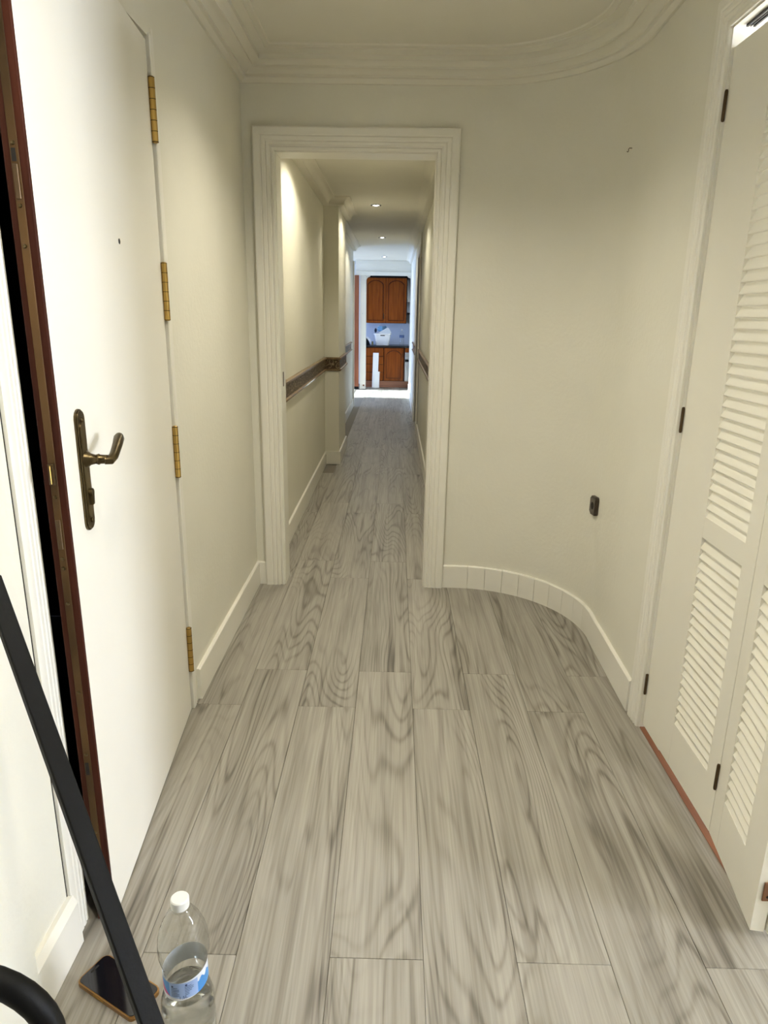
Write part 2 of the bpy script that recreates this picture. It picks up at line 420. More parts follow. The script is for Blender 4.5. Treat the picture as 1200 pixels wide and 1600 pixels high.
# strike plate and old hinge marks on the lining
box('strike_plate', jx0 + 0.004, jx0 + 0.0055, YB + 0.05, YB + 0.07, 1.02, 1.09, DKBRONZE, parent=tr)

# entrance door frame (left wall)
t3 = link('trim_3', sweep_mesh('entrance_casing', [(1.274, 0.0), (1.274, 2.10)], casing_prof(0.070, 0.012), lambda a, b, c: (XL - 0.002 + c, a, b)), TRIM)
smooth_mesh(t3.data, 0.3)
S(t3, 'white fluted casing on the near side of the entrance door', 'door casing')
# hinge-side strip
t4 = boxes('trim_4', [(XL - 0.10, XL + 0.006, 2.158, 2.182, 0, 2.10), (XL - 0.002, XL + 0.004, 2.182, 2.196, 0.0, 2.12)], TRIM, bev=0.002)
S(t4, 'narrow white frame strip beside the brass hinges', 'door frame')
jmb = boxes('jamb', [(XL - 0.10, XL - 0.008, 1.262, 1.2745, 0, 2.092)], MAHOG, parent=t3)
box('crack', XL + 0.0005, XL + 0.0016, 1.2012, 1.2042, 0.125, 2.2, HOLE, parent=t3)
box('strike', XL - 0.012, XL + 0.004, 1.272, 1.2765, 1.00, 1.085, TRIM, parent=t3)
# landing behind the entrance door, its darkness put into the colour
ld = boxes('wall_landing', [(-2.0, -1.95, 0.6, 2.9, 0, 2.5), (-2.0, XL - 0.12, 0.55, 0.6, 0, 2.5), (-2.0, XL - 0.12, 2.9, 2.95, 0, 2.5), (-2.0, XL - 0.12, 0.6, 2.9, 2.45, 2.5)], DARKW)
S(ld, 'stair landing with its unlit darkness painted near black, behind the door gap', 'wall')
fl2 = box('floor_landing', -1.95, XL - 0.11, 0.6, 2.9, -0.006, -0.001, DARKW); S(fl2, 'landing floor with darkness painted in, beyond the entrance door', 'floor')

# ------------------------------------------------------------------ baseboards
BH = 0.122
bprof = [(0, 0), (0, BH), (-0.009, BH), (-0.0135, BH - 0.004), (-0.0145, 0)]
def baseboard(name, path, label, prof=bprof):
    o = link(name, sweep_mesh(name, path, prof, ident), TRIM); S(o, label, 'baseboard'); return o
baseboard('baseboard_left', [(XL, 2.222), (XL, YB), (jx0 - 0.096, YB)], 'white baseboard along the left wall behind the entrance door')
baseboard('baseboard_left_near', [(XL + 0.001, 1.031), (XL + 0.001, 1.208)], 'short white baseboard near the phone', prof=[(0, 0), (0, BH + 0.006), (-0.010, BH + 0.006), (-0.020, BH - 0.012), (-0.022, 0)])
# rounded corner: separate skirting tiles
bb = empty('baseboard_right'); S(bb, 'white skirting of short tiles bent round the curved wall', 'baseboard')
ca = [(jx1 + 0.096, YB)] + arc(CR, 72) + [(0.8875, 2.70), (0.886, 2.6), (0.880, 2.4), (XR1 + 0.001, 2.207)]
# cumulative length
def cut_path(path, s0, s1):
    out = []; s = 0.0
    for a, b in zip(path, path[1:]):
        a = Vector(a); b = Vector(b); L = (b - a).length
        lo, hi = max(s0, s), min(s1, s + L)
        if hi - lo > 1e-5:
            pa = a + (b - a) * ((lo - s) / L); pb = a + (b - a) * ((hi - s) / L)
            if not out: out.append(tuple(pa))
            out.append(tuple(pb))
        s += L
    return out, s
total = cut_path(ca, 0, 99)[1]
cuts = [0.0, 0.132] + [0.132 + 0.0915 * i for i in range(1, 9)] + [total]
for a, b in zip(cuts, cuts[1:]):
    p, _ = cut_path(ca, a + 0.0010, b - 0.0010)
    me = sweep_mesh('skirting_tile', p, bprof, ident)
    o = link('skirting_tile', me, TRIM, parent=bb); smooth_mesh(me, 0.4)

# ------------------------------------------------------------------ door_1 : entrance door, ajar
HX, HY = -0.700, 2.150
ang = math.atan2(0.076, 0.886)
d1 = empty('door_1', (HX, HY, 0.0), (0, 0, ang))          # local: door runs along -Y, hall face at +X=0
S(d1, 'white entrance door standing ajar with brown edge and bronze handle', 'door')
DW, DT, DH = 0.888, 0.040, 2.080
box('leaf', -DT, 0, -DW + 0.006, -0.002, 0.006, DH, DOORP, parent=d1, bev=0.0012)
edge = box('edge_strip', -DT + 0.0005, -0.0006, -DW - 0.002, -DW + 0.007, 0.0065, DH - 0.001, MAHOG, parent=d1, bev=0.0015); edge['label'] = 'reddish brown wooden leading edge'
lp = box('lock_plate', -DT + 0.0125, -0.0135, -DW - 0.0042, -DW - 0.001, 0.16, 2.05, PLATE, parent=d1, bev=0.0006); lp['label'] = 'worn brown metal lock strip'
def lock_bits(zc, parent):
    pass
# latch, dead bolt, upper and lower bolts, screws (children of the plate)
box('latch', -DT + 0.013, -0.0155, -DW - 0.008, -DW - 0.004, 1.045, 1.085, DKBRONZE, parent=lp)
box('latch_tongue', -DT + 0.0175, -0.0205, -DW - 0.013, -DW - 0.006, 1.047, 1.083, BRASS, parent=lp, bev=0.001)
box('dead_bolt', -DT + 0.014, -0.0165, -DW - 0.0065, -DW - 0.004, 0.915, 0.975, DKBRONZE, parent=lp, bev=0.001)
box('dead_bolt', -DT + 0.015, -0.017, -DW - 0.0065, -DW - 0.004, 1.545, 1.600, DKBRONZE, parent=lp, bev=0.001)
box('bolt_slot', -DT + 0.015, -0.018, -DW - 0.0052, -DW - 0.004, 1.604, 1.624, HOLE, parent=lp)
box('dead_bolt', -DT + 0.015, -0.018, -DW - 0.0055, -DW - 0.004, 0.40, 0.43, HOLE, parent=lp)
scr = lathe_mesh('screw', [(0.0, -0.0022), (0.0028, -0.002), (0.0034, -0.0006), (0.0036, 0.0)], 12, 'Y'); scr.materials.append(BRONZE)
for z in (1.632, 1.535, 1.47, 1.02, 0.895, 0.875, 0.80, 0.60, 0.45, 0.25):
    s = bpy.data.objects.new('screw', scr); COL.objects.link(s); s.parent = lp; s.location = (-DT / 2 - 0.001, -DW - 0.0042, z)
# peep hole
link('peephole', lathe_mesh('peephole', [(0.0001, 0.001), (0.0045, 0.0012), (0.0065, 0.0008), (0.0065, -0.002)], 16, 'X'), HOLE, parent=d1, loc=(0, -0.405, 1.525))
# handle set
hs = empty('handle_set', (0.0, -0.793, 1.050), parent=d1); hs['label'] = 'aged bronze lever handle on a long plate'
def stadium(wd, ht, taper=0.0, n=8):
    pts = []
    r = wd / 2
    for i in range(n + 1):
        a = PI * i / n; pts.append((r * math.cos(a), ht / 2 - r * 0.9 + r * 0.9 * math.sin(a)))
    for i in range(n + 1):
        a = PI + PI * i / n; pts.append((r * math.cos(a), -ht / 2 + r * 0.9 + r * 0.9 * math.sin(a)))
    return pts
link('backplate', prism_mesh('backplate', stadium(0.044, 0.252), lambda a, b, c: (c, a, b), 0.0, 0.007, 0.003), BRONZE, parent=hs)
link('backplate_panel', prism_mesh('panel', stadium(0.029, 0.200), lambda a, b, c: (c, a, b), 0.006, 0.0088, 0.001), PANELB, parent=hs)
link('handle_rose', lathe_mesh('rose', [(0.017, 0.006), (0.0165, 0.012), (0.012, 0.018), (0.0095, 0.028), (0.0105, 0.031), (0.0115, 0.034), (0.0095, 0.037), (0.009, 0.052), (0.0, 0.053)], 20, 'X'), BRONZE, parent=hs, loc=(0, 0.0, 0.024), smooth=True)
lever_pts = [(0.046, -0.004, 0.022), (0.056, 0.001, 0.022), (0.059, 0.016, 0.028), (0.058, 0.036, 0.037), (0.056, 0.058, 0.046), (0.053, 0.078, 0.053), (0.050, 0.092, 0.055)]
link('lever', tube_mesh('lever', lever_pts, [0.008, 0.0095, 0.0095, 0.0098, 0.0105, 0.0112, 0.009], 12), BRONZE, parent=hs, smooth=True)
link('key_cylinder', prism_mesh('cyl', [(0.0085 * math.cos(a * PI / 8), 0.0085 * math.sin(a * PI / 8) + 0.010) for a in range(0, 9)] + [(-0.0045, 0.003), (-0.0045, -0.016), (0.0045, -0.016), (0.0045, 0.003)], lambda a, b, c: (c, a, b), 0.008, 0.016, 0.001), BRONZE, parent=hs, loc=(0, 0, -0.055))
for z in (0.104, -0.104):
    link('plate_screw', lathe_mesh('ps', [(0.0056, 0.006), (0.0055, 0.0095), (0.003, 0.0115), (0.0001, 0.012)], 12, 'X'), BRONZE, parent=hs, loc=(0, 0, z), smooth=True)
# hinges: six-knuckle brass barrels with caps
kp = []
hl = 0.162; nk = 6; kl = hl / nk
prof = [(0.0001, -hl / 2 - 0.003), (0.006, -hl / 2 - 0.003), (0.0085, -hl / 2)]
for i in range(nk):
    z0 = -hl / 2 + i * kl
    prof += [(0.0092, z0 + 0.0008), (0.0092, z0 + kl - 0.0008), (0.0076, z0 + kl - 0.0006), (0.0076, z0 + kl + 0.0002)]
prof += [(0.0085, hl / 2), (0.006, hl / 2 + 0.003), (0.0001, hl / 2 + 0.003)]
hb = lathe_mesh('hinge', prof, 16); hb.materials.append(BRASS); smooth_mesh(hb, 0.5)
gapm = lathe_mesh('hinge_gap', [(0.0001, -0.0009), (0.0093, -0.0009), (0.0093, 0.0009), (0.0001, 0.0009)], 14); gapm.materials.append(HOLE)
hlf = boxes_mesh('hinge_flap', [(-0.0105, -0.002, -0.0165, 0.016, -hl / 2, hl / 2)]); hlf.materials.append(BRASS)
for z in (1.908, 1.422, 0.934, 0.237):
    h = bpy.data.objects.new('hinge', hb); COL.objects.link(h); h.parent = d1; h.location = (0.008, 0.0, z)
    for i in range(nk + 1):
        g = bpy.data.objects.new('knuckle_gap', gapm); COL.objects.link(g); g.parent = h; g.location = (0, 0, -hl / 2 + i * kl)

# ------------------------------------------------------------------ door_2 : louvred folding door and its casing
t5 = link('trim_5', sweep_mesh('closet_casing', [(OY0, 0.0), (OY0, 2.113), (OY1, 2.113), (OY1, 0.0)], casing_prof(0.082, 0.018), lambda a, b, c: (XR1 + 0.004 - c, a, b)), TRIM)
smooth_mesh(t5.data, 0.3)
S(t5, 'white moulded casing around the louvred folding door', 'door casing')
boxes('jamb_lining', [(XR1 + 0.002, XR1 + 0.11, OY1 - 0.004, OY1 + 0.012, 0, 2.113), (XR1 + 0.002, XR1 + 0.11, OY0 - 0.012, OY0 + 0.004, 0, 2.113), (XR1 + 0.002, XR1 + 0.11, OY0, OY1, 2.109, 2.125)], TRIM, parent=t5)
box('light_seal_bead', 0.930, 0.975, 2.085, 2.107, 0, 2.06, TRIM, parent=t5)  # bead added behind the leaf to seal the light leak at the jamb
trk = boxes('door_track', [(0.899, 0.904, OY0 + 0.02, 2.085, 2.1025, 2.109), (0.917, 0.922, OY0 + 0.02, 2.085, 2.1025, 2.109), (0.899, 0.922, OY0 + 0.02, 2.085, 2.107, 2.109), (0.909, 0.912, OY0 + 0.02, 2.085, 2.1035, 2.106)], ALU, parent=t5)
thr = box('threshold', 0.877, 0.99, 1.42, OY1, -0.004, 0.0025, TERRA); S(thr, 'strip of reddish brown old floor under the louvred door', 'threshold')
d2 = empty('door_2', (0.885, 2.10, 0.0)); S(d2, 'cream louvred folding door half open on the right', 'door')
LT = 0.030           # leaf thickness
def leaf(name, p0, p1, strip, s0, s1, parent, ztop=2.063, zbot=0.022, slats=True):
    """leaf from p0 to p1 (plan, hall face), strip = width of plain filler, s0/s1 = stile widths"""
    a = Vector(p0); b = Vector(p1); L = (b - a).length; d = (b - a).normalized()
    rz = math.atan2(d.y, d.x)
    # local +X along the leaf, local hall side at y = 0, body to +Y (room side)
    zr = [(0.022, 0.168), (0.772, 0.832), (1.955, ztop)]
    x0, x1 = strip + s0, L - s1
    lst = [(strip, x0, 0, LT, zbot, ztop), (x1, L, 0, LT, zbot, ztop)] + [(x0 - 0.002, x1 + 0.002, 0.0004, LT - 0.0004, max(za, zbot), zb) for za, zb in zr]
    o = boxes(name, lst, LOUV, parent=parent, bev=0.0)
    o.location = (a.x - 0.885, a.y - 2.10, 0); o.rotation_euler = (0, 0, rz)
    if strip > 0: 
        box('filler_strip', 0, strip - 0.0012, 0.0012, LT, zbot - 0.006, ztop, LOUV, parent=o)
    # slats : one shared mesh, tilted, rounded front edge
    wd = x1 - x0 + 0.006
    bm = bmesh.new()
    cs = []
    hw, th = 0.0200, 0.0032
    for k in range(7):
        t = PI / 2 + PI * k / 6; cs.append((-hw + th * math.cos(t), th * math.sin(t)))
    cs += [(hw, -th), (hw, th)]
    tl = math.radians(63)
    pts = [(y * math.cos(tl) - z * math.sin(tl), y * math.sin(tl) + z * math.cos(tl)) for y, z in cs]
    A = [bm.verts.new((-wd / 2, y, z)) for y, z in pts]; B = [bm.verts.new((wd / 2, y, z)) for y, z in pts]
    bm.faces.new(A); bm.faces.new(B[::-1]); n = len(pts)
    for i in range(n): bm.faces.new((A[i], B[i], B[(i + 1) % n], A[(i + 1) % n]))
    me = done(bm, 'slat'); me.materials.append(LOUV)
    for (zb, zt, cnt) in ((0.168, 0.772, 21), (0.832, 1.955, 39)):
        pitch = (zt - zb) / cnt
        for i in range(cnt):
            s = bpy.data.objects.new('slat', me); COL.objects.link(s); s.parent = o
            s.location = ((x0 + x1) / 2, 0.0125, zb + pitch * (i + 0.5))
    return o
lA = leaf('leaf', (0.884, 2.1065), (0.884, 1.580), 0.156, 0.078, 0.060, d2)
lB = leaf('leaf', (0.884, 1.577), (0.840, 1.264), 0.0, 0.062, 0.098, d2)
# further pair folded back into the side room
lC = leaf('leaf', (0.876, 1.254), (1.245, 1.305), 0.0, 0.062, 0.06, d2)
rod = lathe_mesh('pin_hinge', [(0.0001, -0.040), (0.0035, -0.039), (0.0046, -0.034), (0.0046, 0.034), (0.0035, 0.039), (0.0001, 0.040)], 12); rod.materials.append(DKBRONZE); smooth_mesh(rod, 0.6)
for (x, y, zs) in ((0.8795, 2.1065, (1.925, 1.072, 0.168)), (0.8805, 1.580, (1.93, 1.080, 0.195))):
    for z in zs:
        o = bpy.data.objects.new('pin_hinge', rod); COL.objects.link(o); o.parent = d2; o.location = (x - 0.885, y - 2.10, z)
pc = boxes('plate_hinge', [(0.844, 0.872, 1.2555, 1.2595, 0.110, 0.160), (0.866, 0.8725, 1.250, 1.2595, 0.110, 0.160)], COPPERH, parent=d2, bev=0.001)
pc.location = (-0.885 + 0.006, -2.10 + 0.002, 0.0)
for z in (0.122, 0.148):
    link('hinge_screw', lathe_mesh('hs', [(0.0001, -0.0015), (0.0032, -0.001), (0.0036, 0.0)], 10, 'Y'), HOLE, parent=pc, loc=(0.855, 1.2555, z))

# ------------------------------------------------------------------ bright room behind the folding door
rm = boxes('wall_side_room', [(4.5, 4.6, -2.2, -0.36, 0, 2.6), (4.5, 4.6, 0.66, 3.3, 0, 2.6), (4.5, 4.6, -0.36, 0.66, 0, 0.68), (4.5, 4.6, -0.36, 0.66, 2.22, 2.6),
                              (1.0, 4.6, 3.2, 3.3, 0, 2.6), (XR1 + 0.10, XR1 + 0.12, -2.2, OY0, 0, 2.6), (XR1 + 0.10, XR1 + 0.12, OY1 + 0.0, 3.3, 0, 2.6)], ROOMW)
S(rm, 'white walls of the bright room behind the folding door', 'wall')
rf = box('floor_side_room', 1.8, 4.5, -2.2, 3.2, -0.006, 0.001, ROOMW); S(rf, 'pale floor of the room behind the folding door', 'floor')
w1 = empty('added_window_1', (4.55, 0.15, 1.45)); S(w1, 'unseen window added to give the room behind the folding door its light', 'window')  # invented opening, goes with the lamp that lights the side room
boxes('window_frame', [(-0.04, 0.04, -0.51, -0.45, -0.77, 0.77), (-0.04, 0.04, 0.45, 0.51, -0.77, 0.77), (-0.04, 0.04, -0.45, 0.45, 0.71, 0.77), (-0.04, 0.04, -0.45, 0.45, -0.77, -0.71), (-0.03, 0.03, -0.02, 0.02, -0.71, 0.71)], TRIM, parent=w1)
for s in (-1, 1): box('pane', 0.0, 0.006, 0.02 if s > 0 else -0.45, 0.45 if s > 0 else -0.02, -0.71, 0.71, GLASS, parent=w1)

fl = empty('added_floor_lamp', (1.75, 1.75, 0.0)); tag(fl, 'unseen globe lamp added behind the folding door to brighten the soffit', 'lamp')  # added out of view to whiten the soffit above the leaves
link('base', lathe_mesh('base', [(0.0001, 0.0), (0.14, 0.001), (0.14, 0.018), (0.02, 0.026), (0.0001, 0.026)], 28), STEEL, parent=fl, smooth=True)
link('pole', lathe_mesh('pole', [(0.011, 0.02), (0.011, 1.42)], 14), STEEL, parent=fl, smooth=True)
bm = bmesh.new(); bmesh.ops.create_uvsphere(bm, u_segments=24, v_segments=14, radius=0.12)
link('globe', done(bm, 'globe'), emit('lit_globe', (1.0, 0.98, 0.94), 90.0), parent=fl, loc=(0, 0, 1.52), smooth=True)

# ------------------------------------------------------------------ wall fittings
sw = empty('wall_socket', (0.884, 2.83, 0.0)); 
def plane_on_curve(angle_deg, z):
    a = math.radians(angle_deg)
    return Vector((CX + CR * math.cos(a), CY + CR * math.sin(a), z)), a
p, a = plane_on_curve(9.0, 0.585)
sw.location = p; sw.rotation_euler = (0, 0, a + PI)      # local +X points into the room
tag(sw, 'small dark brown television socket on the curved wall', 'socket')
def rrect(wd, ht, r, n=5):
    pts = []
    for cx, cy, a0 in ((wd / 2 - r, ht / 2 - r, 0), (-wd / 2 + r, ht / 2 - r, 90), (-wd / 2 + r, -ht / 2 + r, 180), (wd / 2 - r, -ht / 2 + r, 270)):
        for i in range(n + 1):
            t = math.radians(a0 + 90 * i / n); pts.append((cx + r * math.cos(t), cy + r * math.sin(t)))
    return pts
link('plate', prism_mesh('plate', rrect(0.062, 0.082, 0.012), lambda a, b, c: (c, a, b), 0.0, 0.014, 0.004), SWITCH, parent=sw)
link('cover', prism_mesh('cover', rrect(0.044, 0.060, 0.003), lambda a, b, c: (c, a, b), 0.013, 0.0165, 0.001), SWITCHF, parent=sw)
link('opening', prism_mesh('opening', [(0.0135 * math.cos(i * PI / 8), 0.0165 * math.sin(i * PI / 8)) for i in range(16)], lambda a, b, c: (c, a, b), 0.016, 0.0172), HOLE, parent=sw)
p, a = plane_on_curve(10.0, 1.985)
hk = empty('screw_hook', p, (0, 0, a + PI)); tag(hk, 'tiny screw hook high on the curved wall', 'hook')
link('hook', tube_mesh('hook', [(-0.002, 0, 0.004), (0.010, 0, 0.004), (0.014, 0.0, 0.0), (0.013, 0, -0.006), (0.016, 0, -0.010), (0.020, 0, -0.008)], 0.0014, 8), DKBRONZE, parent=hk)
# ------------------------------------------------------------------ corridor
CL, CRX, YC0, YC1 = -0.642, 0.282, YB + 0.12, 10.70
ZC = 2.325
KR = 0.285
cwl = boxes('wall_corridor_left', [(CL - 0.1, CL, YC0, 10.70, 0, 2.6), (CL - 0.02, -0.512, 6.385, 7.25, 0, 2.6)], WALL)
S(cwl, 'beige corridor wall with a boxed pillar and wooden frieze', 'wall')
cwr = boxes('wall_corridor_right', [(CRX, CRX + 0.1, YC0, 8.25, 0, 2.6), (CRX - 0.012, CRX + 0.1, 9.15, 14.4, 0, 2.6), (CRX - 0.012, CRX + 0.1, 8.25, 9.15, 2.06, 2.6)], WALL)
S(cwr, 'beige corridor wall on the right with a side door', 'wall')
cc = box('ceiling_corridor', -4.3, 1.0, YC0 - 0.10, 14.6, ZC, ZC + 0.15, CEIL); S(cc, 'cream corridor ceiling with recessed spotlights', 'ceiling')
# crown cornice left (wraps the pillar) and right
crown = [(0, 2.258), (-0.040, 2.261), (-0.050, 2.266), (-0.051, 2.276), (-0.057, 2.291), (-0.070, 2.305), (-0.088, 2.314), (-0.104, 2.317), (-0.105, 2.322), (-0.112, 2.323), (-0.112, 2.33), (0, 2.33)]
o = link('trim_6', sweep_mesh('corridor_cornice', [(CL, YC0), (CL, 6.385), (-0.512, 6.385), (-0.512, 7.25), (CL, 7.25), (CL, 10.7)], crown, ident), CEIL); smooth_mesh(o.data, 0.5)
S(o, 'plaster crown cornice along the left corridor wall, stepping around the pillar', 'cornice')
o = link('trim_7', sweep_mesh('corridor_cornice', [(CRX, 13.2), (CRX, YC0)], crown, ident), CEIL); smooth_mesh(o.data, 0.5)
S(o, 'plaster crown cornice along the right corridor wall', 'cornice')
# frieze boards (dado): moulded, each run a board with lips
fz = [(0, 0.868), (-0.014, 0.868), (-0.020, 0.874), (-0.020, 0.884), (-0.012, 0.888), (-0.010, 0.966), (-0.014, 0.972), (-0.020, 0.976), (-0.020, 0.986), (-0.010, 0.990), (0, 0.990)]
def frieze(name, path, label):
    o = empty(name); S(o, label, 'frieze')
    lo = [(0, 0.868), (-0.014, 0.868), (-0.021, 0.873), (-0.021, 0.884), (-0.010, 0.888), (0, 0.888)]
    hi = [(0, 0.966), (-0.010, 0.966), (-0.021, 0.972), (-0.021, 0.984), (-0.012, 0.990), (0, 0.990)]
    md = [(0, 0.8875), (-0.009, 0.8875), (-0.009, 0.9665), (0, 0.9665)]
    link('lower_lip', sweep_mesh('lip', path, lo, ident), FRLIP, parent=o)
    link('upper_lip', sweep_mesh('lip', path, hi, ident), FRLIP, parent=o)
    link('carved_band', sweep_mesh('band', path, md, ident), FRIEZE, parent=o)
frieze('trim_8', [(CL, YC0), (CL, 6.385), (-0.512, 6.385), (-0.512, 7.25), (CL, 7.25), (CL, 10.2)], 'brown carved frieze along the left corridor wall')
frieze('trim_9', [(CRX, 8.18), (CRX, YC0)], 'brown carved frieze along the right corridor wall')
frieze('trim_10', [(CRX - 0.012, 10.6), (CRX - 0.012, 9.25)], 'brown carved frieze on the right beyond the side door')
baseboard('baseboard_corridor_left', [(CL, YC0), (CL, 6.385), (-0.512, 6.385), (-0.512, 7.25), (CL, 7.25), (CL, 10.62)], 'white baseboard along the left corridor wall')
baseboard('baseboard_corridor_right', [(CRX, 8.18), (CRX, YC0)], 'white baseboard along the right corridor wall')
baseboard('baseboard_corridor_end', [(CRX - 0.012, 13.2), (CRX - 0.012, 9.22)], 'white baseboard on the right beyond the side door')
# side door on the right wall
t11 = link('trim_11', sweep_mesh('side_door_casing', [(9.15, 0.0), (9.15, 2.06), (8.25, 2.06), (8.25, 0.0)], [(-o_, h_) for o_, h_ in casing_prof(0.07, 0.018)], lambda a, b, c: (CRX - 0.006 - c, a, b)), TRIM)
S(t11, 'white casing around the side door in the right corridor wall', 'door casing')
d3 = box('door_3', CRX + 0.02, CRX + 0.055, 8.255, 9.145, 0.005, 2.055, MAHOG); S(d3, 'closed brown side door in the right corridor wall', 'door')
# end of the left wall : casing of the opening to the kitchen
t12 = boxes('trim_12', [(CL - 0.11, CL + 0.022, 10.62, 10.70, 0, 2.12), (CL - 0.11, CL + 0.006, 10.70, 10.72, 0, 2.12)], TRIM, bev=0.004); S(t12, 'white casing where the left corridor wall ends', 'door casing')

# recessed spotlights
ring_me = lathe_mesh('ring', [(0.030, 0.0), (0.031, -0.006), (0.040, -0.008), (0.046, -0.005), (0.048, 0.0)], 24, closed_caps=False); ring_me.materials.append(STEEL); smooth_mesh(ring_me)
bulb_me = lathe_mesh('bulb', [(0.0001, -0.010), (0.014, -0.008), (0.024, -0.003), (0.030, 0.001)], 24, closed_caps=False); bulb_me.materials.append(BULB); smooth_mesh(bulb_me)
def downlight(x, y, z, label, energy, color, ang_=150, blend=0.35, group=None, soft=0.03):
    e = empty('recessed_spotlight', (x, y, z)); tag(e, label, 'spotlight', group)
    for nm, me in (('ring', ring_me), ('bulb', bulb_me)):
        o = bpy.data.objects.new(nm, me); COL.objects.link(o); o.parent = e
    for s in (-1, 1):
        o = box('spring_clip', s * 0.040 - 0.006, s * 0.040 + 0.006, -0.004, 0.004, -0.010, -0.001, BLACK, parent=e)
    L = light('spot_lamp', 'SPOT', (0, 0, -0.016), energy, color, spot_size=math.radians(ang_), spot_blend=blend, shadow_soft_size=soft)
    L.parent = e
    return e
WARM = (1.0, 0.93, 0.74)
HALLC = (1.0, 0.938, 0.79)
CE = 20.0
downlight(-0.24, 4.34, ZC, 'recessed corridor spotlight just behind the doorway lintel', CE * 1.9, WARM, group='corridor ceiling spotlights')
downlight(-0.20, 6.74, ZC, 'nearest lit recessed spotlight in view on the corridor ceiling', CE, WARM, group='corridor ceiling spotlights')
downlight(-0.195, 9.42, ZC, 'middle lit recessed spotlight on the corridor ceiling', CE, WARM, group='corridor ceiling spotlights')
downlight(-0.215, 12.4, ZC, 'farthest lit recessed spotlight on the corridor ceiling', CE * 0.5, WARM, group='corridor ceiling spotlights')
HE = 64.0
downlight(-0.06, 2.52, ZH, 'recessed hall spotlight above the middle of the hall', HE * 0.95, HALLC, group='hall ceiling spotlights', ang_=128, blend=1.0)
downlight(-0.15, 0.75, ZH, 'fill spotlight added above the viewer, out of view', HE * 0.85, HALLC, group='hall ceiling spotlights', ang_=150, blend=0.8)  # added fill, lifts the louvred door and the upper walls

# ------------------------------------------------------------------ kitchen room
KX0, KY1 = -3.6, 14.30
kw = box('wall_kitchen_back', KX0, 0.6, KY1, KY1 + 0.1, 0, 2.6, ROOMW); S(kw, 'pale wall behind the kitchen cabinets', 'wall')
kw = box('wall_kitchen_near', KX0, CL - 0.1, 10.60, 10.70, 0, 2.6, ROOMW); S(kw, 'pale kitchen wall beside the corridor end', 'wall')
kw = boxes('wall_kitchen_left', [(KX0 - 0.1, KX0, 10.6, 11.97, 0, 2.6), (KX0 - 0.1, KX0, 13.45, 14.4, 0, 2.6), (KX0 - 0.1, KX0, 11.97, 13.45, 2.12, 2.6)], ROOMW); S(kw, 'pale kitchen wall holding the balcony door', 'wall')
sp = box('wall_backsplash', -0.62, 0.30, KY1 - 0.012, KY1 - 0.001, 0.801, 1.21, SPLASH); S(sp, 'pale blue-grey splashback above the black worktop', 'backsplash')
w2 = empty('window_2', (KX0 - 0.05, 12.71, 0)); S(w2, 'glazed balcony door lighting the kitchen', 'window')
boxes('window_frame', [(-0.03, 0.03, -0.74, -0.68, 0, 2.12), (-0.03, 0.03, 0.68, 0.74, 0, 2.12), (-0.03, 0.03, -0.68, 0.68, 2.05, 2.12), (-0.03, 0.03, -0.68, 0.68, 0.0, 0.04)], TRIM, parent=w2)
box('pane', -0.003, 0.003, -0.68, 0.68, 0.04, 2.05, GLASS, parent=w2)
pt = light('window_portal', 'AREA', (KX0 + 0.02, 12.71, 1.05), 1.0, (1, 1, 1), target=(0, 12.71, 1.05), shape='RECTANGLE', size=1.4, size_y=2.1)
pt.data.cycles.is_portal = True
# white post and beam framing the kitchen, with bracket corners
post = box('kitchen_post', -0.668, -0.558, 13.28, 13.50, 0, 2.059, TRIM, bev=0.003); tag(post, 'white post left of the kitchen cabinets', 'post', kind='structure')
box('socket', -0.608, -0.575, 13.272, 13.281, 0.055, 0.085, COPPERH, parent=post)
box('wall_plug', -0.624, -0.616, 13.275, 13.281, 1.38, 1.392, STEEL, parent=post)
beam = boxes('kitchen_beam', [(-0.75, CRX, 13.28, 13.50, 2.075, ZC), (-0.75, CRX, 13.26, 13.28, 2.06, 2.13)], TRIM, bev=0.004); tag(beam, 'white beam above the kitchen cabinets', 'beam', kind='structure')
for sx, x in ((1, -0.558), (-1, 0.272)):
    link('bracket', prism_mesh('bracket', [(x, 2.075), (x + sx * 0.075, 2.075), (x + sx * 0.06, 2.045), (x + sx * 0.02, 2.03), (x, 1.985)], lambda a, b, c: (a, c, b), 13.30, 13.48), TRIM, parent=beam)
bd = empty('door_4', (-0.74, 13.24, 0)); S(bd, 'open reddish brown door left of the white kitchen post', 'door')
box('leaf', -0.80, 0.055, -0.018, 0.018, 0.03, 2.06, wood('kitchen_door_wood', (0.16, 0.04, 0.012), (0.30, 0.09, 0.03), 'Z', 0.4), parent=bd)
box('foot_block', -0.80, 0.055, -0.020, 0.020, 0.004, 0.05, BLACK, parent=bd)
